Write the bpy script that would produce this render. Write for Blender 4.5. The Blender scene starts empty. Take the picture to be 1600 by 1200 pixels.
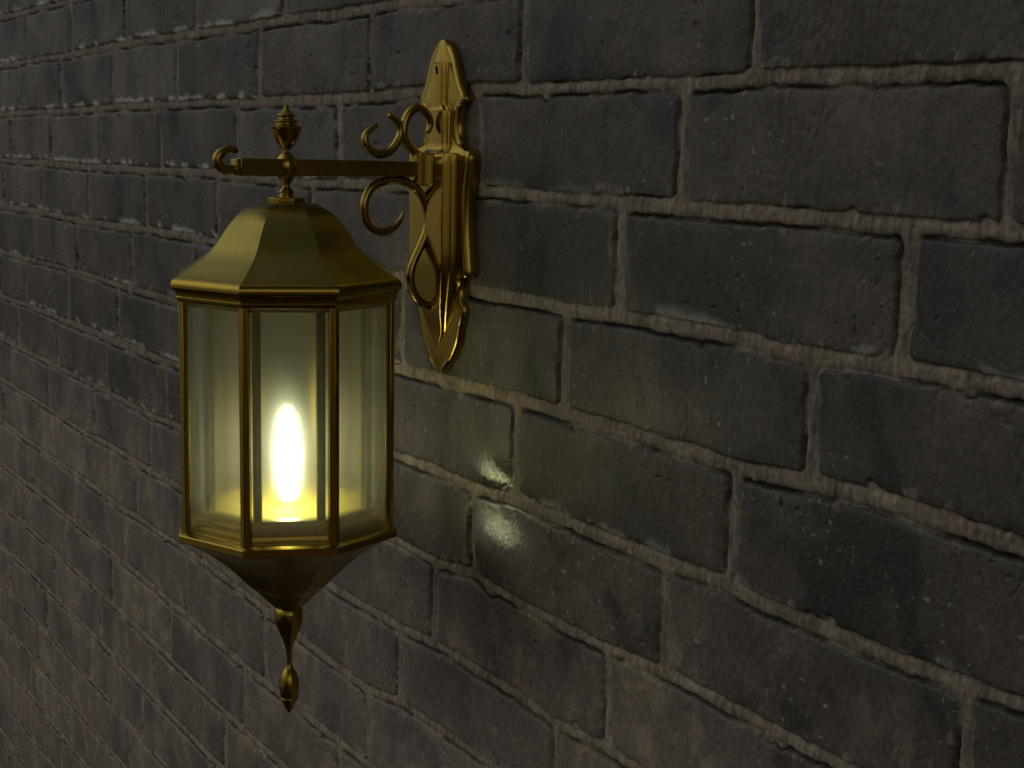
import bpy, bmesh, math
import numpy as np
from mathutils import Vector, Matrix

scene = bpy.context.scene
COL = scene.collection

# ------------------------------------------------------------------ camera
# x runs along the wall, -y points away from the wall face (y = 0), z is up; metres
F_PX, CX, CY = 2222.2, 800.0, 600.0          # focal length in pixels of a 1600 px wide frame
YAW, PITCH, ROLL = -1.0027584392906836, -0.162093967880987, 0.02036280102309506
CAM = np.array([0.0, -0.5577514709, 0.0])
cy_, sy_ = math.cos(YAW), math.sin(YAW)
fwd = np.array([sy_ * math.cos(PITCH), cy_ * math.cos(PITCH), math.sin(PITCH)])
rgt = np.array([cy_, -sy_, 0.0])
upv = np.cross(rgt, fwd)
R2 = rgt * math.cos(ROLL) + upv * math.sin(ROLL)
U2 = -rgt * math.sin(ROLL) + upv * math.cos(ROLL)
cam_data = bpy.data.cameras.new("camera")
cam_data.lens = 50.0
cam_data.sensor_width = 36.0
cam_data.sensor_fit = 'HORIZONTAL'
cam_data.clip_start = 0.02
cam_data.clip_end = 200.0
cam = bpy.data.objects.new("camera", cam_data)
COL.objects.link(cam)
M = Matrix.Identity(4)
for i in range(3):
    M[i][0], M[i][1], M[i][2], M[i][3] = R2[i], U2[i], -fwd[i], CAM[i]
cam.matrix_world = M
scene.camera = cam

# ------------------------------------------------------------------ node helpers
def new_mat(name):
    m = bpy.data.materials.new(name)
    m.use_nodes = True
    nt = m.node_tree
    nt.nodes.clear()
    out = nt.nodes.new('ShaderNodeOutputMaterial')
    return m, nt, out

def node(nt, typ, **kw):
    n = nt.nodes.new(typ)
    for k, v in kw.items():
        if k in n.inputs.keys():
            n.inputs[k].default_value = v
        else:
            setattr(n, k, v)
    return n

def ramp(nt, src, stops):
    r = nt.nodes.new('ShaderNodeValToRGB')
    el = r.color_ramp.elements
    while len(el) > len(stops):
        el.remove(el[-1])
    while len(el) < len(stops):
        el.new(0.5)
    for e, (p, c) in zip(el, stops):
        e.position = p
        e.color = (c, c, c, 1) if not isinstance(c, tuple) else (*c, 1)
    nt.links.new(src, r.inputs['Fac'])
    return r

# ------------------------------------------------------------------ materials
def brass_material(name, base, rough, dark=0.55):
    m, nt, out = new_mat(name)
    L = nt.links
    tc = node(nt, 'ShaderNodeTexCoord')
    p = node(nt, 'ShaderNodeBsdfPrincipled', Metallic=1.0)
    n1 = node(nt, 'ShaderNodeTexNoise', Scale=38.0, Detail=7.0, Roughness=0.62)
    n2 = node(nt, 'ShaderNodeTexNoise', Scale=420.0, Detail=4.0, Roughness=0.6)
    mp = node(nt, 'ShaderNodeMapping')
    mp.inputs['Scale'].default_value = (1, 1, 0.12)
    n3 = node(nt, 'ShaderNodeTexNoise', Scale=900.0, Detail=2.0)
    L.new(tc.outputs['Object'], n1.inputs['Vector'])
    L.new(tc.outputs['Object'], n2.inputs['Vector'])
    L.new(tc.outputs['Object'], mp.inputs['Vector'])
    L.new(mp.outputs['Vector'], n3.inputs['Vector'])
    dk = tuple(c * dark for c in base)
    cr = ramp(nt, n1.outputs['Fac'], [(0.30, dk), (0.52, base), (1.0, base)])
    L.new(cr.outputs['Color'], p.inputs['Base Color'])
    rr = ramp(nt, n1.outputs['Fac'], [(0.3, min(1, rough * 1.45)), (0.6, rough), (0.85, rough * 0.9)])
    L.new(rr.outputs['Color'], p.inputs['Roughness'])
    b1 = node(nt, 'ShaderNodeBump', Strength=0.10, Distance=0.0002)
    b2 = node(nt, 'ShaderNodeBump', Strength=0.06, Distance=0.0001)
    L.new(n2.outputs['Fac'], b1.inputs['Height'])
    L.new(n3.outputs['Fac'], b2.inputs['Height'])
    L.new(b1.outputs['Normal'], b2.inputs['Normal'])
    L.new(b2.outputs['Normal'], p.inputs['Normal'])
    L.new(p.outputs['BSDF'], out.inputs['Surface'])
    return m

BRASS = brass_material('aged_brass', (0.43, 0.305, 0.050), 0.15, .86)
BRASS_SATIN = brass_material('satin_brass', (0.33, 0.268, 0.064), 0.28, .8)

def glass_material(name, rough, clear, milky, tint, ior):
    """etched glass: rough refraction, a part that goes straight through, a part that scatters"""
    m, nt, out = new_mat(name)
    L = nt.links
    t = node(nt, 'ShaderNodeBsdfTransparent')
    t.inputs['Color'].default_value = (*tint, 1)
    mx = node(nt, 'ShaderNodeMixShader', Fac=clear)
    if clear < .8:
        g = node(nt, 'ShaderNodeBsdfPrincipled', Roughness=rough, IOR=ior)
        g.inputs['Base Color'].default_value = (0.95, 0.95, 0.84, 1)
        g.inputs['Transmission Weight'].default_value = 1.0
        L.new(g.outputs['BSDF'], mx.inputs[1])
        L.new(t.outputs['BSDF'], mx.inputs[2])
    else:
        fr = node(nt, 'ShaderNodeFresnel')
        geo = node(nt, 'ShaderNodeNewGeometry')
        sw = node(nt, 'ShaderNodeMapRange')           # same reflectance on the way in and on the way out
        sw.inputs['To Min'].default_value = ior
        sw.inputs['To Max'].default_value = 1.0 / ior
        L.new(geo.outputs['Backfacing'], sw.inputs['Value'])
        L.new(sw.outputs['Result'], fr.inputs['IOR'])
        g = node(nt, 'ShaderNodeBsdfGlossy', Roughness=rough)
        L.new(fr.outputs['Fac'], mx.inputs[0])
        L.new(t.outputs['BSDF'], mx.inputs[1])
        L.new(g.outputs['BSDF'], mx.inputs[2])
    tr = node(nt, 'ShaderNodeBsdfTranslucent')
    tr.inputs['Color'].default_value = (.80, .80, .66, 1)
    m2 = node(nt, 'ShaderNodeMixShader', Fac=milky)
    L.new(mx.outputs['Shader'], m2.inputs[1])
    L.new(tr.outputs['BSDF'], m2.inputs[2])
    L.new(m2.outputs['Shader'], out.inputs['Surface'])
    return m
FROSTED = glass_material('frosted_glass', .30, .42, .004, (.985, .98, .91), 1.30)
GLASS = glass_material('smoky_glass', .20, .62, .028, (.96, .965, .92), 1.2)

def bulb_material():
    m, nt, out = new_mat('lit_bulb')
    e = node(nt, 'ShaderNodeEmission', Strength=BULB_STRENGTH)
    e.inputs['Color'].default_value = (0.97, 1.0, 0.70, 1)
    nt.links.new(e.outputs['Emission'], out.inputs['Surface'])
    return m
BULB_STRENGTH = 70.0
BULB = bulb_material()

def wall_material():
    m, nt, out = new_mat('dark_glazed_brick')
    L = nt.links
    p = node(nt, 'ShaderNodeBsdfPrincipled')
    at = node(nt, 'ShaderNodeAttribute', attribute_name='tint')
    am = node(nt, 'ShaderNodeAttribute', attribute_name='surf')   # r: mortar, g: gloss
    sep = node(nt, 'ShaderNodeSeparateColor')
    L.new(am.outputs['Color'], sep.inputs['Color'])
    tc = node(nt, 'ShaderNodeTexCoord')
    # fine colour grain
    gr = node(nt, 'ShaderNodeTexNoise', Scale=260.0, Detail=6.0, Roughness=0.7)
    L.new(tc.outputs['Object'], gr.inputs['Vector'])
    rg = ramp(nt, gr.outputs['Fac'], [(0.25, 0.55), (0.5, 1.0), (0.75, 1.5)])
    mul = node(nt, 'ShaderNodeMix', data_type='RGBA', blend_type='MULTIPLY')
    mul.inputs[0].default_value = 1.0
    L.new(at.outputs['Color'], mul.inputs[6])
    L.new(rg.outputs['Color'], mul.inputs[7])
    L.new(mul.outputs[2], p.inputs['Base Color'])
    # vertical drag marks of the wire-cut face
    mp = node(nt, 'ShaderNodeMapping')
    mp.inputs['Scale'].default_value = (1.0, 1.0, 0.3)
    L.new(tc.outputs['Object'], mp.inputs['Vector'])
    s1 = node(nt, 'ShaderNodeTexNoise', Scale=330.0, Detail=5.0, Roughness=0.6, Distortion=0.6)
    L.new(mp.outputs['Vector'], s1.inputs['Vector'])
    s2 = node(nt, 'ShaderNodeTexNoise', Scale=1300.0, Detail=3.0, Roughness=0.6)
    L.new(tc.outputs['Object'], s2.inputs['Vector'])
    b1 = node(nt, 'ShaderNodeBump', Strength=0.9, Distance=0.0008)
    L.new(s1.outputs['Fac'], b1.inputs['Height'])
    b2 = node(nt, 'ShaderNodeBump', Strength=0.6, Distance=0.0003)
    L.new(s2.outputs['Fac'], b2.inputs['Height'])
    L.new(b1.outputs['Normal'], b2.inputs['Normal'])
    L.new(b2.outputs['Normal'], p.inputs['Normal'])
    # roughness: glazed brick to chalky mortar
    L.new(sep.outputs['Green'], p.inputs['Roughness'])
    p.inputs['IOR'].default_value = 1.5
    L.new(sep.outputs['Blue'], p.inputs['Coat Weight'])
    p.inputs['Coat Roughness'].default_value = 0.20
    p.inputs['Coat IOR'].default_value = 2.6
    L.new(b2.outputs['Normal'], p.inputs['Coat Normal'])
    L.new(p.outputs['BSDF'], out.inputs['Surface'])
    return m
WALL = wall_material()

# ------------------------------------------------------------------ object helpers
def link_mesh(name, bm, mat, parent=None, sharp=32, bevel=0.0, smooth=True):
    bmesh.ops.recalc_face_normals(bm, faces=bm.faces[:])
    me = bpy.data.meshes.new(name)
    if smooth:
        for f in bm.faces:
            f.smooth = True
        for e in bm.edges:
            if len(e.link_faces) == 2 and e.calc_face_angle(0) > math.radians(sharp):
                e.smooth = False
    bm.to_mesh(me)
    bm.free()
    me.materials.append(mat)
    o = bpy.data.objects.new(name, me)
    COL.objects.link(o)
    if parent is not None:
        o.parent = parent
    if bevel > 0:
        b = o.modifiers.new('bevel', 'BEVEL')
        b.width = bevel
        b.segments = 2
        b.limit_method = 'ANGLE'
        b.angle_limit = math.radians(28)
        b.harden_normals = False
    return o

def catmull(pts, n):
    P = [np.array(p, float) for p in pts]
    P = [2 * P[0] - P[1]] + P + [2 * P[-1] - P[-2]]
    out = []
    for i in range(1, len(P) - 2):
        a, b, c, d = P[i - 1], P[i], P[i + 1], P[i + 2]
        for k in range(n):
            t = k / n
            out.append(0.5 * ((2 * b) + (c - a) * t + (2 * a - 5 * b + 4 * c - d) * t * t + (3 * b - a - 3 * c + d) * t ** 3))
    out.append(P[-2])
    return out

def lathe(profile, seg, a0=0.0, smooth_n=0, cap=True):
    """profile: (radius, z) from top to bottom; returns a bmesh about the z axis"""
    pr = catmull(profile, smooth_n) if smooth_n else profile
    bm = bmesh.new()
    rings = []
    for r, z in pr:
        r = max(r, 1e-5)
        rings.append([bm.verts.new((r * math.cos(a0 + 2 * math.pi * k / seg), r * math.sin(a0 + 2 * math.pi * k / seg), z)) for k in range(seg)])
    for a, b in zip(rings[:-1], rings[1:]):
        for k in range(seg):
            bm.faces.new((a[k], a[(k + 1) % seg], b[(k + 1) % seg], b[k]))
    if cap:
        bm.faces.new(rings[0])
        bm.faces.new(rings[-1][::-1])
    return bm

def tube(path, radii, seg=20):
    """path in the y-z plane, local x = 0; rounded ends"""
    P = [np.array(p, float) for p in path]
    n = len(P)
    bm = bmesh.new()
    X = np.array([1.0, 0, 0])
    rings = []
    def ring(c, nrm, r):
        return [bm.verts.new(tuple(c + r * (math.cos(2 * math.pi * k / seg) * nrm + math.sin(2 * math.pi * k / seg) * X))) for k in range(seg)]
    def tn(i):
        t = P[min(i + 1, n - 1)] - P[max(i - 1, 0)]
        return t / np.linalg.norm(t)
    for end in (0, n - 1):
        pass
    t0 = tn(0)
    for a in (80, 60, 40, 20):
        r = radii[0]
        c = P[0] - t0 * r * math.sin(math.radians(a))
        rings.append(ring(c, np.cross(X, t0), r * math.cos(math.radians(a))))
    for i in range(n):
        rings.append(ring(P[i], np.cross(X, tn(i)), radii[i]))
    t1 = tn(n - 1)
    for a in (20, 40, 60, 80):
        r = radii[-1]
        c = P[-1] + t1 * r * math.sin(math.radians(a))
        rings.append(ring(c, np.cross(X, t1), r * math.cos(math.radians(a))))
    for a, b in zip(rings[:-1], rings[1:]):
        for k in range(seg):
            bm.faces.new((a[k], a[(k + 1) % seg], b[(k + 1) % seg], b[k]))
    bm.faces.new(rings[0])
    bm.faces.new(rings[-1][::-1])
    return bm

def prism(poly_xy, z0, z1, taper=None):
    bm = bmesh.new()
    lo = [bm.verts.new((x, y, z0)) for x, y in poly_xy]
    hi = [bm.verts.new((x, y, z1)) for x, y in poly_xy]
    n = len(lo)
    for k in range(n):
        bm.faces.new((lo[k], lo[(k + 1) % n], hi[(k + 1) % n], hi[k]))
    bm.faces.new(lo[::-1])
    bm.faces.new(hi)
    return bm

def box(x0, x1, y0, y1, z0, z1):
    return prism([(x0, y0), (x1, y0), (x1, y1), (x0, y1)], z0, z1)

# ------------------------------------------------------------------ the brass wall lantern
AX, AY = -0.970, -0.1368                      # lantern axis
root = bpy.data.objects.new('wall_lantern', None)
root.location = (AX, 0, 0)
COL.objects.link(root)
root['label'] = 'brass wall lantern with eight frosted glass sides, lit inside, on a scrolled bracket'
root['category'] = 'lantern'

def off(bm, y=AY):
    bmesh.ops.translate(bm, verts=bm.verts[:], vec=(0, y, 0))
    return bm

# --- wall plate: a pointed, waisted plate with a rolled rim
W = [(0.0830, .0010), (0.0824, .0045), (0.0805, .0085), (0.0770, .0125), (0.0730, .0158), (0.0673, .0196), (0.0601, .0228), (0.0540, .0255), (0.0480, .0285), (0.0435, .0318),
     (0.0405, .0338), (0.0375, .0343), (0.0355, .0330), (0.0338, .0300), (0.0310, .0280), (0.0235, .0262), (0.0167, .0258), (0.0100, .0272), (0.0045, .0310),
     (0.0011, .0395), (-0.0018, .0450), (-0.0060, .0462), (-0.0160, .0450), (-0.0310, .0425), (-0.0470, .0418), (-0.0640, .0425), (-0.0819, .0450), (-0.0920, .0462), (-0.0955, .0440),
     (-0.0974, .0375), (-0.1000, .0335), (-0.1050, .0312), (-0.1120, .0325), (-0.1190, .0362), (-0.1260, .0362), (-0.1330, .0335), (-0.1400, .0318), (-0.1460, .0300), (-0.1520, .0262),
     (-0.1580, .0218), (-0.1640, .0165), (-0.1690, .0108), (-0.1722, .0058), (-0.1742, .0010)]
def loft_plate(W, section, nsub=4):
    zs, ws = [], []
    P = catmull(W, nsub)
    bm = bmesh.new()
    rows = []
    for z, w in P:
        w = max(w, 0.0003)
        pts = section(z, w)
        rows.append([bm.verts.new((x, y, z)) for x, y in pts])
    for a, b in zip(rows[:-1], rows[1:]):
        for k in range(len(a) - 1):
            bm.faces.new((a[k], a[k + 1], b[k + 1], b[k]))
    bm.faces.new(rows[0])
    bm.faces.new(rows[-1][::-1])
    for a, b in zip(rows[:-1], rows[1:]):
        bm.faces.new((a[-1], a[0], b[0], b[-1]))
    return bm

def sm(a, b, x):
    t = min(1, max(0, (x - a) / (b - a)))
    return t * t * (3 - 2 * t)

def sec_plate(z, w):
    mid = sm(0.004, -0.006, z) * sm(-0.103, -0.093, z)           # eared middle part stands a little prouder
    t = 0.0078 + 0.0022 * mid
    e = min(w, 0.0022)
    i1 = max(w - 0.0028, w * .78); i2 = max(w - 0.0058, w * .58); i3 = max(w - 0.0095, w * .35)
    lip = 0.0012 * min(1, w / .012)
    half = [(w, 0.0012), (w, -t * .62), (w - e * .35, -t * .90), (i1, -t - lip), (i2, -t - lip * .45), (i3, -t - .0006), (w * 0.12, -t - 0.0022 * min(1, w / .02))]
    return [(x, y) for x, y in half] + [(-x, y) for x, y in half[::-1]]
link_mesh('wall_plate', loft_plate(W, sec_plate), BRASS, root, sharp=70)

# --- raised panel down the middle of the plate
W2 = [(0.0652, .0094), (0.0645, .0100), (0.0500, .0100), (0.0350, .0100), (0.0330, .0106), (0.0305, .0135), (0.0270, .0140), (0.0100, .0140), (-0.0005, .0142), (-0.0018, .0150),
      (-0.0026, .0285), (-0.0045, .0292), (-0.0300, .0290), (-0.0600, .0290), (-0.0840, .0290), (-0.0940, .0272), (-0.1040, .0242), (-0.1140, .0208), (-0.1250, .0172), (-0.1370, .0135), (-0.1440, .0100), (-0.1500, .0050), (-0.1530, .0006)]
def sec_panel(z, w):
    a = sm(0.0005, -0.0035, z) * sm(-0.146, -0.080, z)
    t = 0.0138 + 0.0078 * a
    if z < -0.12:
        t -= 0.0035 * sm(-0.122, -0.153, z)
    if z > 0.0305:
        t -= 0.0008
    e = min(w * .5, 0.0016)
    base = -0.0068
    st = min(.0030, w * .3)
    half = [(w + .0004, base), (w + .0002, -(t * .62 + .0012)), (w - .0004, -(t * .62 + .0020)), (w - st * .55, -(t * .62 + .0021)), (w - st * .62, -(t * .62 + .0026)), (w - st * .8, -(t - .0008)), (w - st, -t), (w - st - .0012 * min(1, w / .01), -t - .0001), (w * .4, -t - .0003)]
    return half + [(-x, y) for x, y in half[::-1]]
link_mesh('raised_panel', loft_plate(W2, sec_panel, 3), BRASS, root, sharp=62)

# screw slot in the raised panel
bm = box(-.0016, .0016, -.0152, -.0130, -.0035, .0035)
bmesh.ops.rotate(bm, verts=bm.verts[:], cent=(0, 0, 0), matrix=Matrix.Rotation(math.radians(-25), 3, 'Y'))
screw_mat, nts, outs = new_mat('blackened_screw')
ps = node(nts, 'ShaderNodeBsdfPrincipled', Metallic=1.0, Roughness=0.5)
ps.inputs['Base Color'].default_value = (0.03, 0.024, 0.01, 1)
nts.links.new(ps.outputs['BSDF'], outs.inputs['Surface'])
bmesh.ops.scale(bm, verts=bm.verts[:], vec=(.45, .6, .8))
bmesh.ops.translate(bm, verts=bm.verts[:], vec=(.001, -.0049, .0600))
link_mesh('screw', bm, screw_mat, root, bevel=.0001)

# --- boss, arm, end hook
bm = lathe([(.0112, .0122), (.0122, .0113), (.0122, -.0113), (.0112, -.0122)], 40)
bmesh.ops.translate(bm, verts=bm.verts[:], vec=(0, -0.0205, -0.0151))
link_mesh('boss', bm, BRASS, root, sharp=30)
ZA = -0.0148
bm = bmesh.new()
vs = []
for y, h in ((-0.0225, .0057), (-0.1742, .0063)):
    vs.append([bm.verts.new((sx * h, y, ZA + sz * h)) for sx, sz in ((-1, -1), (1, -1), (1, 1), (-1, 1))])
for k in range(4):
    bm.faces.new((vs[0][k], vs[0][(k + 1) % 4], vs[1][(k + 1) % 4], vs[1][k]))
bm.faces.new(vs[0]); bm.faces.new(vs[1][::-1])
arm = link_mesh('arm', bm, BRASS, root, sharp=30, bevel=.0006)
link_mesh('end_cap', off(box(-.0058, .0058, -.0026, .0004, ZA - .0058, ZA + .0058), -0.1748), BRASS, root, bevel=.0007)

def tubeobj(name, pts, r0, r1, rm, n=8, pw=3.0):
    C = catmull(pts, n)
    m = len(C)
    rad = []
    for i in range(m):
        t = i / (m - 1)
        r = rm
        if r0 < rm: r = min(r, r0 + (rm - r0) * min(1, t * pw))
        if r1 < rm: r = min(r, r1 + (rm - r1) * min(1, (1 - t) * pw))
        rad.append(r)
    return link_mesh(name, tube([(0, y, z) for y, z in C], rad), BRASS, root, sharp=60)

tubeobj('hook', [(-0.1757, -0.0033), (-0.1807, -0.0025), (-0.1857, -0.0045), (-0.1890, -0.0083), (-0.1884, -0.0130), (-0.1844, -0.0165), (-0.1790, -0.0168), (-0.1752, -0.0160)], .0022, .0036, .0036)
tubeobj('scroll', [(-0.0645, 0.0170), (-0.0694, 0.0137), (-0.0728, 0.0099), (-0.0731, 0.0047), (-0.0698, -0.0005), (-0.0612, -0.0040), (-0.0526, -0.0016), (-0.0461, 0.0057), (-0.0434, 0.0129), (-0.0457, 0.0200), (-0.0522, 0.0246)], .0020, .0023, .0034)
tubeobj('scroll', [(-0.0196, 0.0140), (-0.0177, 0.0198), (-0.0206, 0.0270), (-0.0282, 0.0315), (-0.0356, 0.0279), (-0.0396, 0.0207), (-0.0407, 0.0120), (-0.0373, 0.0039), (-0.0311, -0.0022), (-0.0233, -0.0060)], .0021, .0034, .0034)
tubeobj('scroll', [(-0.0407, -0.0478), (-0.0434, -0.0542), (-0.0507, -0.0604), (-0.0598, -0.0622), (-0.0690, -0.0578), (-0.0731, -0.0491), (-0.0732, -0.0386), (-0.0676, -0.0290), (-0.0564, -0.0240), (-0.0448, -0.0234),
                   (-0.0337, -0.0269), (-0.0241, -0.0355), (-0.0200, -0.0454), (-0.0190, -0.0544), (-0.0205, -0.0633), (-0.0253, -0.0740), (-0.0314, -0.0863), (-0.0341, -0.0976), (-0.0312, -0.1096), (-0.0254, -0.1168), (-0.0174, -0.1202), (-0.0120, -0.1185)],
        .0010, .0033, .0033, pw=9.0)

# --- finial above the roof, pierced by the arm
FIN = [(0.0001, 0.0312), (0.0008, 0.0290), (0.0022, 0.0268), (0.0048, 0.0245), (0.0066, 0.0232), (0.0069, 0.0224), (0.0058, 0.0216), (0.0057, 0.0197), (0.0072, 0.0192), (0.0090, 0.0186), (0.0091, 0.0180),
       (0.0078, 0.0173), (0.0077, 0.0158), (0.0092, 0.0151), (0.0114, 0.0144), (0.0115, 0.0138), (0.0107, 0.0126), (0.0099, 0.0100), (0.0086, 0.0062), (0.0064, 0.0024), (0.0038, -0.0010), (0.0021, -0.0027),
       (0.0024, -0.0038), (0.0048, -0.0056), (0.0072, -0.0092), (0.0081, -0.0135), (0.0076, -0.0180), (0.0060, -0.0220), (0.0038, -0.0252), (0.0026, -0.0272), (0.0028, -0.0288), (0.0040, -0.0304),
       (0.0055, -0.0320), (0.0057, -0.0327), (0.0045, -0.0335), (0.0048, -0.0345), (0.0055, -0.0352), (0.0054, -0.0372)]
link_mesh('finial', off(lathe(FIN, 48, smooth_n=4)), BRASS, root, sharp=70)

# --- roof, eave, frame, base: regular octagons with corners on the wall's axes
link_mesh('roof_cap', off(lathe([(.0136, -.0362), (.0142, -.0366), (.0142, -.0392), (.0136, -.0398)], 8)), BRASS, root, sharp=20, bevel=.0003)
ROOF = [(0.0120, -0.0392), (0.0205, -0.0402), (0.0285, -0.0433), (0.0379, -0.0492), (0.0462, -0.0585), (0.0530, -0.0680), (0.0575, -0.0735), (0.0637, -0.0790), (0.0740, -0.0862), (0.0810, -0.0907), (0.0855, -0.0932)]
link_mesh('roof', off(lathe(ROOF, 8, smooth_n=6)), BRASS_SATIN, root, sharp=22)
EAVE = [(0.0850, -0.0925), (0.0868, -0.0937), (0.0879, -0.0955), (0.0883, -0.0975), (0.0880, -0.0992), (0.0872, -0.1003), (0.0858, -0.1010), (0.0848, -0.1030), (0.0843, -0.1052), (0.0848, -0.1058), (0.0848, -0.1064),
        (0.0836, -0.1068), (0.0832, -0.1085), (0.0828, -0.1092), (0.0770, -0.1094), (0.0760, -0.1130), (0.0745, -0.1134), (0.0735, -0.1085), (0.0300, -0.1040), (0.0100, -0.1035)]
link_mesh('eave', off(lathe(EAVE, 8)), BRASS, root, sharp=24)

RP = 0.0828                    # corner radius of the frame
post0 = None
inr = RP * math.cos(math.pi / 8)
for k in range(8):
    if post0 is None:
        # V-shaped corner bar: wraps the corner, faces flush with two sides
        V = np.array([RP, 0.0])
        d1 = np.array([math.cos(math.pi / 8 + math.pi / 2), math.sin(math.pi / 8 + math.pi / 2)])
        d2 = np.array([d1[0], -d1[1]])
        w, th = 0.0039, 0.0042
        pts = [V, V + d1 * w, V + d1 * w - np.array([th, 0]), V - np.array([th + .0010, 0]), V + d2 * w - np.array([th, 0]), V + d2 * w]
        bm = prism([tuple(p) for p in pts], -0.2786, -0.1088)
        post0 = link_mesh('post', bm, BRASS, root, sharp=15, bevel=.0004)
        post = post0
    else:
        post = post0.copy()
        COL.objects.link(post)
        post.parent = root
    post.location = (0, AY, 0)
    post.rotation_euler = (0, 0, k * math.pi / 4)
pane0 = None
for k in range(8):
    if pane0 is None:
        hw = RP * math.sin(math.pi / 8) - 0.0030
        bm = box(inr - .0040, inr - .0022, -hw, hw, -0.2768, -0.1098)
        pane0 = link_mesh('glass_pane', bm, GLASS, root, sharp=30, bevel=.0003)
        pane = pane0
    else:
        pane = pane0.copy()
        COL.objects.link(pane)
        pane.parent = root
    pane.location = (0, AY, 0)
    pane.rotation_euler = (0, 0, math.pi / 8 + k * math.pi / 4)

# inner octagon of frosted glass with dark corner bars, standing on the stepped base
RI = 0.0612
bar_mat = brass_material('tarnished_brass', (0.10, 0.075, 0.022), 0.42, .8)
ini = RI * math.cos(math.pi / 8)
bar0 = inner0 = None
for k in range(8):
    if bar0 is None:
        V = np.array([RI, 0.0])
        w, th = 0.0034, 0.0026
        pts = [V, V + d1 * w, V + d1 * w - np.array([th, 0]), V - np.array([th + .0008, 0]), V + d2 * w - np.array([th, 0]), V + d2 * w]
        bar0 = bar = link_mesh('corner_bar', prism([tuple(p) for p in pts], -0.2634, -0.1060), bar_mat, root, sharp=15, bevel=.0004)
        hw = RI * math.sin(math.pi / 8) - 0.0024
        inner0 = inner = link_mesh('frosted_pane', box(ini - .0030, ini - .0012, -hw, hw, -0.2634, -0.1060), FROSTED, root, sharp=30)
    else:
        bar = bar0.copy(); inner = inner0.copy()
        for o in (bar, inner):
            COL.objects.link(o)
            o.parent = root
    bar.location = (0, AY, 0)
    bar.rotation_euler = (0, 0, k * math.pi / 4)
    inner.location = (0, AY, 0)
    inner.rotation_euler = (0, 0, math.pi / 8 + k * math.pi / 4)

BASE = [(0.0655, -0.2632), (0.0662, -0.2640), (0.0664, -0.2676), (0.0702, -0.2680), (0.0708, -0.2688), (0.0710, -0.2722), (0.0746, -0.2726), (0.0750, -0.2734), (0.0752, -0.2764), (0.0775, -0.2768), (0.0778, -0.2776), (0.0832, -0.2780), (0.0852, -0.2790), (0.0856, -0.2797), (0.0856, -0.2842), (0.0850, -0.2848), (0.0800, -0.2850)]
base = lathe([(0.0100, -0.2655), (0.0560, -0.2652), (0.0570, -0.2632)] + BASE, 8)
link_mesh('base', off(base), BRASS, root, sharp=24)
TRAY = brass_material('pale_tray_brass', (0.56, 0.46, 0.09), 0.50, .8)  # added floor disc, paler and rougher than the base so it looks lit
link_mesh('inner_tray', off(lathe([(0.0100, -.2650), (0.0130, -.2642), (0.0540, -.2640), (0.0552, -.2646), (0.0552, -.2656)], 8)), TRAY, root, sharp=30)
BOWL = [(0.0812, -0.2846), (0.0790, -0.2868), (0.0740, -0.2898), (0.0659, -0.2948), (0.0553, -0.3026), (0.0446, -0.3120), (0.0355, -0.3215), (0.0310, -0.3262), (0.0280, -0.3290), (0.0245, -0.3318), (0.0194, -0.3372), (0.0135, -0.3432), (0.0110, -0.3458)]
link_mesh('bowl', off(lathe(BOWL, 8, smooth_n=4)), BRASS_SATIN, root, sharp=22)
DROP = [(0.0070, -0.3440), (0.0095, -0.3465), (0.0107, -0.3490), (0.0111, -0.3520), (0.0108, -0.3560), (0.0094, -0.3618), (0.0069, -0.3681), (0.0043, -0.3741), (0.0027, -0.3795), (0.0022, -0.3835), (0.0022, -0.3895), (0.0030, -0.3945),
        (0.0052, -0.3985), (0.0066, -0.4020), (0.0075, -0.4065), (0.0077, -0.4095), (0.0074, -0.4140), (0.0066, -0.4183), (0.0069, -0.4190), (0.0069, -0.4198), (0.0060, -0.4206), (0.0050, -0.4235), (0.0032, -0.4280), (0.0012, -0.4311), (0.0001, -0.4320)]
link_mesh('drop_finial', off(lathe(DROP, 48, smooth_n=4)), BRASS, root, sharp=70)

# --- bulb and its socket
bulb = off(lathe([(0.0001, -.1950), (.0030, -.1965), (.0050, -.2020), (.0071, -.2115), (.0084, -.2230), (.0086, -.2340), (.0078, -.2450), (.0061, -.2540), (.0044, -.2590), (.0001, -.2600)], 32, smooth_n=3))
link_mesh('bulb', bulb, BULB, root, sharp=80)
sock = off(lathe([(.0050, -.2585), (.0066, -.2592), (.0070, -.2612), (.0070, -.2635), (.0090, -.2650), (.0120, -.2658)], 32))
link_mesh('bulb_socket', sock, BRASS, root, sharp=40)

# ------------------------------------------------------------------ the brick wall
HC = 0.075                       # course height
Z0 = 0.344744354 * (0.5577514709)  # height of the topmost joint in view
CJ, LB, SH = -30.0035, 3.2087, 0.80068
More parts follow.
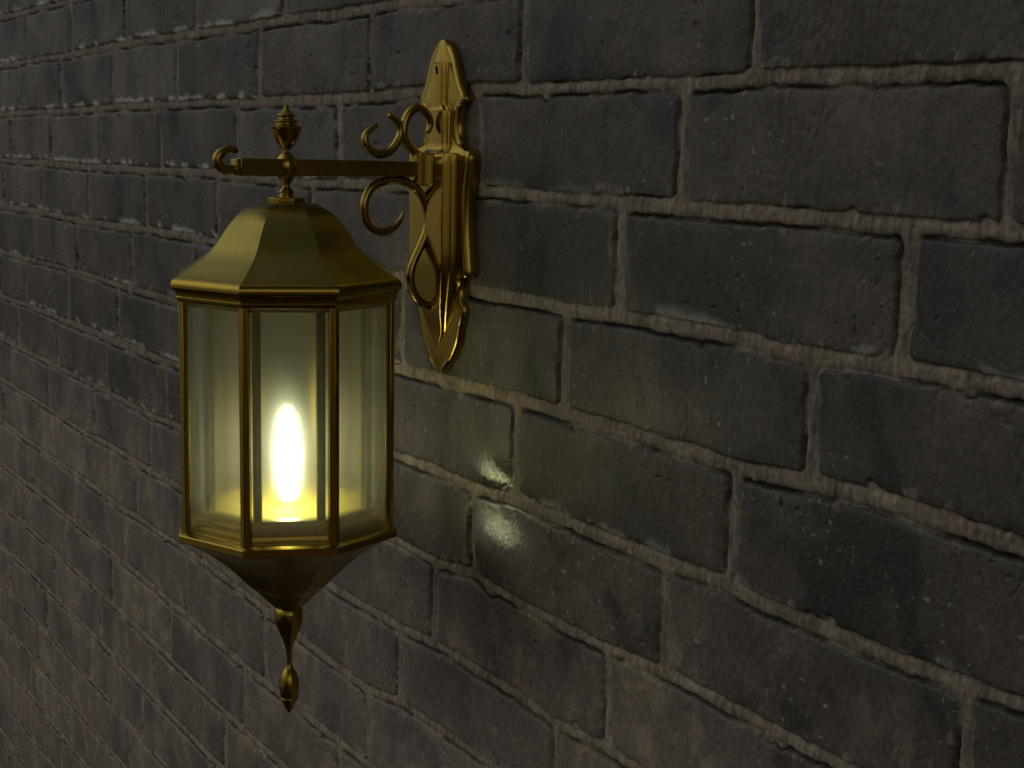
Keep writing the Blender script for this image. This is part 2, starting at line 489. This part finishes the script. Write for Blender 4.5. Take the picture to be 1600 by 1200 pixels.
# how far each bed joint wanders off level, (metres along the wall, fraction of a course)
BED = {0: [(-2.421, 0.016), (-2.208, -0.021), (-2.014, -0.042)], 1: [(-2.432, 0.033), (-2.267, 0.012), (-2.077, 0.004), (-1.81, 0.039), (-1.587, 0.024), (-1.386, 0.003), (-1.358, 0.022), (-1.172, -0.021), (-1.11, -0.021), (-0.976, -0.07)], 2: [(-2.445, -0.01), (-2.085, 0.001), (-1.832, 0.036), (-1.613, 0.022), (-1.416, 0.024), (-1.36, -0.005), (-1.172, 0.005), (-1.114, 0.011), (-0.924, 0.035), (-0.865, 0.003), (-0.753, 0.005), (-0.688, -0.018), (-0.613, 0.017), (-0.533, -0.017), (-0.452, -0.031)], 3: [(-2.457, -0.005), (-2.186, 0.017), (-1.944, -0.017), (-1.71, 0.006), (-1.481, 0.019), (-1.223, -0.031), (-1.043, 0.022), (-0.915, 0.019), (-0.879, 0.018), (-0.749, -0.002), (-0.684, 0.009), (-0.608, 0.014), (-0.506, -0.009), (-0.433, -0.023)], 4: [(-2.469, -0.004), (-2.195, 0.025), (-1.973, -0.011), (-1.715, 0.045), (-1.484, 0.053), (-0.876, -0.005), (-0.807, -0.003), (-0.745, 0.016), (-0.612, 0.032), (-0.602, -0.022), (-0.563, -0.016), (-0.503, -0.007), (-0.428, 0.009)], 5: [(-2.298, -0.026), (-2.021, 0.033), (-1.789, -0.008), (-1.597, -0.023), (-1.061, -0.028), (-0.969, -0.012), (-0.86, 0.032), (-0.805, 0.01), (-0.718, -0.003), (-0.634, -0.023), (-0.562, 0.057), (-0.5, 0.063), (-0.42, 0.011)], 6: [(-2.494, -0.031), (-2.374, -0.018), (-2.131, 0.002), (-1.877, -0.031), (-1.646, -0.015), (-1.601, -0.014), (-1.06, -0.026), (-0.993, 0.005), (-0.926, -0.041), (-0.864, 0.028), (-0.692, -0.034), (-0.626, 0.037), (-0.591, -0.03), (-0.516, -0.039), (-0.447, -0.017), (-0.413, 0.022)], 7: [(-2.506, -0.029), (-2.176, -0.015), (-1.951, -0.0), (-1.705, -0.045), (-1.604, 0.039), (-1.065, -0.031), (-0.986, -0.061), (-0.924, 0.056), (-0.868, -0.028), (-0.758, -0.04), (-0.687, 0.025), (-0.586, -0.018)], 8: [(-2.517, 0.016), (-2.233, 0.031), (-2.003, -0.015), (-1.771, 0.022), (-1.601, 0.052), (-1.196, -0.047), (-1.049, -0.047), (-0.981, 0.027), (-0.865, 0.038), (-0.807, -0.04), (-0.749, 0.028)], 9: [(-2.529, 0.029), (-2.282, -0.003), (-2.029, 0.039), (-1.825, -0.015), (-1.766, 0.03), (-1.59, 0.074), (-1.372, 0.027), (-1.261, -0.028), (-1.105, -0.083), (-1.043, 0.091), (-0.927, 0.106)], 10: [(-2.542, -0.039), (-2.32, 0.022), (-2.094, 0.008), (-1.888, 0.01), (-1.374, -0.098), (-1.172, -0.053)]}

def hash2(ix, iy, seed):
    h = (ix.astype(np.int64) * 374761393 + iy.astype(np.int64) * 668265263 + seed * 2147483647) & 0xFFFFFFFF
    h = ((h ^ (h >> 13)) * 1274126177) & 0xFFFFFFFF
    h = h ^ (h >> 16)
    return (h & 0xFFFFFF).astype(np.float64) / 16777215.0

def vnoise(x, y, seed=0):
    """gradient noise, about -1..1"""
    x0, y0 = np.floor(x), np.floor(y)
    fx, fy = x - x0, y - y0
    u = fx * fx * fx * (fx * (fx * 6 - 15) + 10)
    v = fy * fy * fy * (fy * (fy * 6 - 15) + 10)
    r = []
    for dx in (0, 1):
        for dy in (0, 1):
            a = hash2(x0 + dx, y0 + dy, seed) * 2 * np.pi
            r.append(np.cos(a) * (fx - dx) + np.sin(a) * (fy - dy))
    return 1.5 * ((r[0] * (1 - v) + r[1] * v) * (1 - u) + (r[2] * (1 - v) + r[3] * v) * u)

def fbm(x, y, oct=4, seed=0, gain=0.5):
    t = 0; a = 1; s = 0
    for i in range(oct):
        t = t + a * vnoise(x * 2 ** i + 17.3 * i, y * 2 ** i - 9.1 * i, seed + i * 31)
        s += a; a *= gain
    return t / s * 1.3

def sst(a, b, x):
    t = np.clip((x - a) / (b - a), 0, 1)
    return t * t * (3 - 2 * t)

def wall_fields(X, Z):
    """relief (metres, outwards) and material fields of the wall at (X, Z)"""
    v = (Z0 - Z) / HC
    # bed joint wander
    dz = 0.014 * vnoise(X * 9, Z * 9, 5)
    known = np.zeros_like(X)
    iv = np.clip(v, 0, 10)
    lo = np.floor(iv).astype(int); fr = iv - lo
    bx = np.stack([np.interp(X, [a for a, _ in BED[i]], [b for _, b in BED[i]]) for i in range(11)])
    hi_ = np.minimum(lo + 1, 10)
    known = np.take_along_axis(bx, lo[None], 0)[0] * (1 - fr) + np.take_along_axis(bx, hi_[None], 0)[0] * fr
    v = v + known * 0.8 + dz
    u = X / HC + 0.035 * vnoise(X * 7 + 3, Z * 14, 9)
    # ragged edge
    rag = 0.020 * fbm(X * 70, Z * 70, 4, 11) + 0.010 * vnoise(X * 22, Z * 22, 12)
    r = np.floor(v)
    t = (u - CJ + SH * r) / LB
    c = np.floor(t)
    jit = (hash2(c, r, 3) - .5) * .03
    fu = (t - c) * LB           # 0..LB
    fv = v - r                  # 0..1
    # joint widths differ from brick to brick
    gl = 0.066 + 0.035 * (hash2(c, r, 21) - .4)
    gr = 0.068 + 0.035 * (hash2(c, r, 22) - .4)
    gt = 0.068 + 0.028 * (hash2(c, r, 23) - .4)
    gb = 0.072 + 0.028 * (hash2(c, r, 24) - .4)
    dl, dr = fu - gl, LB - gr - fu
    dt, db = fv - gt, 1 - gb - fv
    rc = 0.07
    dx = np.minimum(dl, dr); dy = np.minimum(dt, db)
    ax_, ay_ = rc - dx, rc - dy
    d = rc - np.where((ax_ > 0) & (ay_ > 0), np.hypot(np.maximum(ax_, 0), np.maximum(ay_, 0)), np.maximum(ax_, ay_))
    dm = (d + rag) * HC         # metres inside the brick
    # chips bitten out of the arrises
    chipn = vnoise(X * 34 + 40, Z * 34, 33) + .35 * vnoise(X * 90, Z * 90, 34)
    chip = sst(.62, .95, chipn) * sst(.011, .001, dm)
    dm = dm - chip * .006
    brick = sst(-.0006, .0010, dm)
    arris = 1 - np.exp(-np.maximum(dm, 0) / .0022)
    b1, b2, b3 = hash2(c, r, 41), hash2(c, r, 42), hash2(c, r, 43)
    # brick face
    hb = 0.0011 * arris + (b1 - .5) * .0012
    hb += (b2 - .5) * .014 * (fu / LB - .5) * HC + (b3 - .5) * .024 * (fv - .5) * HC
    hb += 0.00030 * fbm(X * 24 + b1 * 50, Z * 24, 4, 51) + .00012 * fbm(X * 130 + b2 * 9, Z * 75, 3, 52)
    pits = sst(.52, .80, vnoise(X * 150 + b1 * 7, Z * 150, 61)) * sst(.10, .5, vnoise(X * 18, Z * 18, 62))
    knob = sst(.66, .9, vnoise(X * 105 + 7, Z * 105, 63)) * sst(.15, .6, vnoise(X * 13 + 9, Z * 13, 64))
    rough_zone = sst(.12, .50, fbm(X * 11 + 31, Z * 7, 3, 65))
    hb += .00016 * fbm(X * 420, Z * 300, 3, 67) * (1 - .0 * X)
    hb += -.0011 * pits + .0011 * knob + rough_zone * .0006 * fbm(X * 260, Z * 120, 3, 66)
    # hairline cracks
    ck = np.abs(fbm(X * 9 + b2 * 20, Z * 5 + b1 * 9, 4, 71))
    crack = sst(.012, .002, ck) * (b3 > .5) * sst(.25, .6, vnoise(X * 11 + 70, Z * 11, 72))
    hb -= .0007 * crack
    scr = sst(.80, .97, vnoise((X + Z * .9) * 260, (X - Z) * 5, 73)) * sst(.2, .6, vnoise(X * 6 + 2, Z * 6, 74))
    hb -= .00025 * scr
    # slopes shaped into two bricks by the lantern to throw a lamp highlight
    for (px, pz, sx, sz, gx, gz) in ((-.883, -.284, .036, .024, .18, .43), (-.894, -.243, .024, .010, .24, .26)):
        gss = np.exp(-(((X - px) / sx) ** 2 + ((Z - pz) / sz) ** 2))
        hb += gss * (-gx * (X - px) - gz * (Z - pz)) * 1.0
    glint_patch = np.exp(-(((X + .880) / .048) ** 2 + ((Z + .285) / .034) ** 2)) + .8 * np.exp(-(((X + .898) / .03) ** 2 + ((Z + .243) / .012) ** 2))  # gloss patch added to place the lamp's highlight on these bricks
    hb += .00034 * glint_patch * fbm(X * 190 + 3, Z * 95, 4, 68, .65)
    # mortar bed
    hm = -.0016 + .0007 * fbm(X * 60, Z * 60, 4, 81) + .0005 * fbm(X * 300, Z * 160, 3, 82)
    hm += .0012 * sst(.0, -.0045, dm)                       # crowned bead, lower against the bricks
    # open gaps between mortar and brick
    gapn = fbm(X * 16 + 5, Z * 30, 3, 91)
    side_ = np.where(dt <= np.minimum(dx, db), 1.0, np.where(dr <= np.minimum(dl, db), .9, np.where(dl <= db, .25, .30)))
    gap = np.exp(-((dm + .0003) / (.0005 + .0005 * (dt <= np.minimum(dx, db)))) ** 2) * sst(-.35, .35, gapn + (side_ - .9) * .8)
    # smears of mortar run over the brick edge
    sm_n = fbm(X * 85, Z * 40, 3, 95) + .5 * vnoise(X * 15, Z * 10, 96)
    smear = sst(.30, .62, sm_n) * sst(.0075, .0010, dm) * (1 - gap)
    h = hm * (1 - brick) + hb * brick
    h = h - .0042 * gap * (1 - smear)
    h = h + smear * brick * .0010
    mort = np.clip((1 - brick) + smear * .75, 0, 1)
    # ---- colour of the materials themselves
    wx = .012 * fbm(X * 20, Z * 9, 3, 105)
    stain = fbm((X + wx) * 9 + b2 * 30, Z * 7.5, 5, 101, .6)
    streak = .6 * fbm((X + wx) * 34, Z * 13, 4, 102) + .55 * fbm(X * 42, Z * 42, 4, 104)
    low = sst(-.22, -.45, Z + .05 * vnoise(X * 5, Z * 5, 103))       # lower courses turn browner and paler
    base = np.stack([.058 + 0 * X, .052 + 0 * X, .047 + 0 * X], -1)
    brown = np.array([.162, .134, .112])
    tan = np.array([.235, .190, .140])
    dark = np.array([.026, .025, .024])
    w_b = np.clip(.10 + .75 * low + .35 * sst(0, .5, stain) + (b1 - .5) * .25, 0, 1)[..., None]
    colr = base * (1 - w_b) + brown * w_b
    w_t = (sst(.0, .45, streak + .5 * stain) * (.12 + .75 * low))[..., None]
    colr = colr * (1 - w_t) + tan * w_t
    w_d = (sst(.08, .42, -stain + .30 * streak) * (.85 - .45 * low))[..., None]
    colr = colr * (1 - w_d) + dark * w_d
    colr = colr * ((0.85 + .30 * b2) * (1 + .55 * low))[..., None]
    # pale lime bloom at the feet of bricks and specks
    edge_n = .35 + fbm(X * 26, Z * 26, 4, 111)
    bl = sst(.28, .46, edge_n) * sst(.0085 * (1 + .8 * vnoise(X * 40, Z * 3, 110)), .0008, np.abs(db) * HC) * sst(.35, .75, hash2(c, r, 45) + .45 * sst(-.9, -1.5, X) * (1 - low) - .25 * low)
    spk = sst(.62, .72, vnoise(X * 210, Z * 210, 112)) * sst(.0, .5, vnoise(X * 12, Z * 12, 113))
    upl = .35 + .65 * sst(-.8, -1.5, X) * (1 - low)
    w_l = np.clip(bl * .85 * upl + spk * .28 + knob * .25 + scr * .12, 0, .85)[..., None]
    colr = colr * (1 - w_l) + np.array([.75, .74, .72]) * w_l
    mc = np.stack([.225 + 0 * X, .188 + 0 * X, .146 + 0 * X], -1)
    mvar = np.clip(1 + .45 * fbm(X * 45, Z * 20, 4, 121) + .50 * fbm(X * 260, Z * 55, 3, 122), .35, 1.8)[..., None]
    red = sst(.1, .6, fbm(X * 14, Z * 30, 3, 123))[..., None]
    mc = (mc * (1 - .4 * red) + np.array([.20, .145, .115]) * .4 * red) * mvar * (1.04 + .38 * low)[..., None]
    colr = colr * (1 - mort)[..., None] + mc * mort[..., None]
    colr = colr * (1 - .85 * gap * (1 - smear))[..., None]            # shade in the open gaps, painted into the colour
    gloss = .53 + .14 * sst(-.2, .5, fbm(X * 10 + b3 * 40, Z * 10, 3, 131)) + .12 * rough_zone + .10 * low
    gloss = gloss * (1 - .52 * np.clip(glint_patch, 0, 1))                # smoother here to strengthen the placed highlight
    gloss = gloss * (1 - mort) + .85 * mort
    glaze = np.clip((.03 + .05 * (b3 > .7)) * (1 - mort) + 1.0 * np.clip(glint_patch, 0, 1) * (1 - mort), 0, 1)
    return h, mort, np.clip(gloss, .2, 1), np.clip(colr, .004, .9), glaze

def build_wall():
    # columns: finer where the wall is seen from close by
    px = np.arange(-60, 1662, 1.55)
    d = R2[None] * ((px - CX) / F_PX)[:, None] + fwd[None]
    t = -CAM[1] / d[:, 1]
    xs = CAM[0] + t * d[:, 0]
    right = [xs[-1]]; st = .0008
    while right[-1] < .7:
        st = min(st * 1.04, .006); right.append(right[-1] + st)
    left = [xs[0]]; st = .008
    while left[-1] > -4.2:
        st = min(st * 1.03, .02); left.append(left[-1] - st)
    xs = np.concatenate([np.array(left[1:])[::-1], xs, np.array(right[1:])])
    nx = len(xs)
    xr = np.clip(xs, -2.7, -.33)
    py = np.arange(-60, 1262, 1.5)
    P0 = np.stack([xr, np.zeros(nx), np.zeros(nx)], 1) - CAM
    A1, A2 = P0 @ U2, P0 @ fwd
    B1, B2 = U2[2], fwd[2]
    k = (CY - py)[None]
    zc = (k * A2[:, None] - F_PX * A1[:, None]) / (F_PX * B1 - k * B2)          # nx, ny decreasing z
    ext = 70
    g = (np.linspace(0, 1, ext + 1)[1:]) ** 1.6
    up = zc[:, :1] + (1.0 - zc[:, :1]) * g[None, ::-1]
    dn = zc[:, -1:] + (-1.75 - zc[:, -1:]) * g[None]
    Z = np.concatenate([up, zc, dn], 1)
    X = np.repeat(xs[:, None], Z.shape[1], 1)
    h, mort, gloss, colr, glaze = wall_fields(X, Z)
    nz = Z.shape[1]
    co = np.stack([X, -h, Z], -1).reshape(-1, 3)
    nv = co.shape[0]
    # a back and sides so the wall is solid
    idx = np.arange(nv).reshape(nx, nz)
    a, b, c_, d_ = idx[:-1, :-1], idx[1:, :-1], idx[1:, 1:], idx[:-1, 1:]
    quads = np.stack([a, d_, c_, b], -1).reshape(-1, 4)
    ring = np.concatenate([idx[:, 0], idx[-1, 1:], idx[-2::-1, -1], idx[0, -2:0:-1]])
    back = co[ring].copy(); back[:, 1] = .22
    nb = len(ring)
    bi = nv + np.arange(nb)
    side = np.stack([ring, np.roll(ring, -1), np.roll(bi, -1), bi], -1)
    co = np.concatenate([co, back])
    quads = np.concatenate([quads, side])
    nf = len(quads)
    me = bpy.data.meshes.new('brick_wall')
    me.vertices.add(len(co)); me.vertices.foreach_set('co', co.astype(np.float32).ravel())
    me.loops.add(nf * 4 + nb); 
    loops = np.concatenate([quads.ravel(), bi[::-1]])
    me.loops.foreach_set('vertex_index', loops.astype(np.int32))
    me.polygons.add(nf + 1)
    starts = np.concatenate([np.arange(nf) * 4, [nf * 4]]).astype(np.int32)
    me.polygons.foreach_set('loop_start', starts)
    sm_ = np.ones(nf + 1, bool); sm_[-(nb + 1):] = False
    me.polygons.foreach_set('use_smooth', sm_)
    me.update(calc_edges=True)
    def attr(name, rgb):
        at = me.attributes.new(name, 'FLOAT_COLOR', 'POINT')
        full = np.ones((len(co), 4), np.float32) * .1
        full[:nv, :3] = rgb.reshape(-1, 3)
        full[:, 3] = 1
        at.data.foreach_set('color', full.ravel())
    attr('tint', colr)
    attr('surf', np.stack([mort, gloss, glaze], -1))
    me.materials.append(WALL)
    o = bpy.data.objects.new('brick_wall', me)
    COL.objects.link(o)
    o['label'] = 'dark grey brown brick wall with pale brown mortar joints behind the brass lantern'
    o['category'] = 'wall'
    return o
build_wall()

# ------------------------------------------------------------------ light: a dim, overcast evening
w = bpy.data.worlds.new('World')
scene.world = w
w.use_nodes = True
nt = w.node_tree
nt.nodes.clear()
L = nt.links
out = nt.nodes.new('ShaderNodeOutputWorld')
bg = nt.nodes.new('ShaderNodeBackground')
tc = nt.nodes.new('ShaderNodeTexCoord')
sepx = nt.nodes.new('ShaderNodeSeparateXYZ')
L.new(tc.outputs['Generated'], sepx.inputs['Vector'])
mr = node(nt, 'ShaderNodeMapRange')
mr.inputs['From Min'].default_value = -1.0
mr.inputs['From Max'].default_value = 1.0
L.new(sepx.outputs['Z'], mr.inputs['Value'])
sky = ramp(nt, mr.outputs['Result'], [(0.0, (.03, .019, .009)), (0.44, (.06, .038, .018)), (0.49, (.16, .125, .095)), (0.54, (.34, .31, .27)), (0.66, (.38, .37, .345)), (0.79, (.10, .11, .088)), (1.0, (.06, .075, .055))])
# soft glow added to the sky, up and to the left of the lantern
dirn = Vector((-0.46, -0.66, 0.60)).normalized()
dot = node(nt, 'ShaderNodeVectorMath', operation='DOT_PRODUCT')
dot.inputs[1].default_value = dirn
L.new(tc.outputs['Generated'], dot.inputs[0])
glow = ramp(nt, dot.outputs['Value'], [(0.35, 0.0), (0.80, 0.25), (0.97, 1.0)])
n = node(nt, 'ShaderNodeTexNoise', Scale=1.7, Detail=3.0)
L.new(tc.outputs['Generated'], n.inputs['Vector'])
nr = ramp(nt, n.outputs['Fac'], [(0.3, 0.7), (0.7, 1.3)])
mulc = node(nt, 'ShaderNodeMix', data_type='RGBA', blend_type='MULTIPLY')
mulc.inputs[0].default_value = 1.0
L.new(sky.outputs['Color'], mulc.inputs[6]); L.new(nr.outputs['Color'], mulc.inputs[7])
addc = node(nt, 'ShaderNodeMix', data_type='RGBA', blend_type='ADD')
addc.inputs[0].default_value = 1.0
gm = node(nt, 'ShaderNodeMix', data_type='RGBA', blend_type='MULTIPLY')
gm.inputs[0].default_value = 1.0
gm.inputs[7].default_value = (1.5, 1.5, 1.45, 1)
L.new(glow.outputs['Color'], gm.inputs[6])
ax_ = node(nt, 'ShaderNodeMath', operation='ABSOLUTE')
L.new(sepx.outputs['X'], ax_.inputs[0])
hx = ramp(nt, ax_.outputs[0], [(0.45, .85), (0.72, .80), (0.88, 1.9), (1.0, 2.6)])
mulh = node(nt, 'ShaderNodeMix', data_type='RGBA', blend_type='MULTIPLY')
mulh.inputs[0].default_value = 1.0
L.new(mulc.outputs[2], mulh.inputs[6]); L.new(hx.outputs['Color'], mulh.inputs[7])
L.new(mulh.outputs[2], addc.inputs[6]); L.new(gm.outputs[2], addc.inputs[7])
L.new(addc.outputs[2], bg.inputs['Color'])
bg.inputs['Strength'].default_value = 0.36
L.new(bg.outputs['Background'], out.inputs['Surface'])

# ------------------------------------------------------------------ render settings
vs = scene.view_settings
scene.display_settings.display_device = 'sRGB'
vs.view_transform = 'Standard'
vs.look = 'None'
vs.exposure = 0.0
vs.gamma = 1.0
vs.use_curve_mapping = False
scene.render.engine = 'CYCLES'
scene.cycles.use_denoising = True
scene.cycles.max_bounces = 14
scene.cycles.glossy_bounces = 6
scene.cycles.transmission_bounces = 12
scene.cycles.transparent_max_bounces = 16
scene.cycles.sample_clamp_indirect = 4.0
scene.cycles.caustics_reflective = True
scene.cycles.caustics_refractive = True
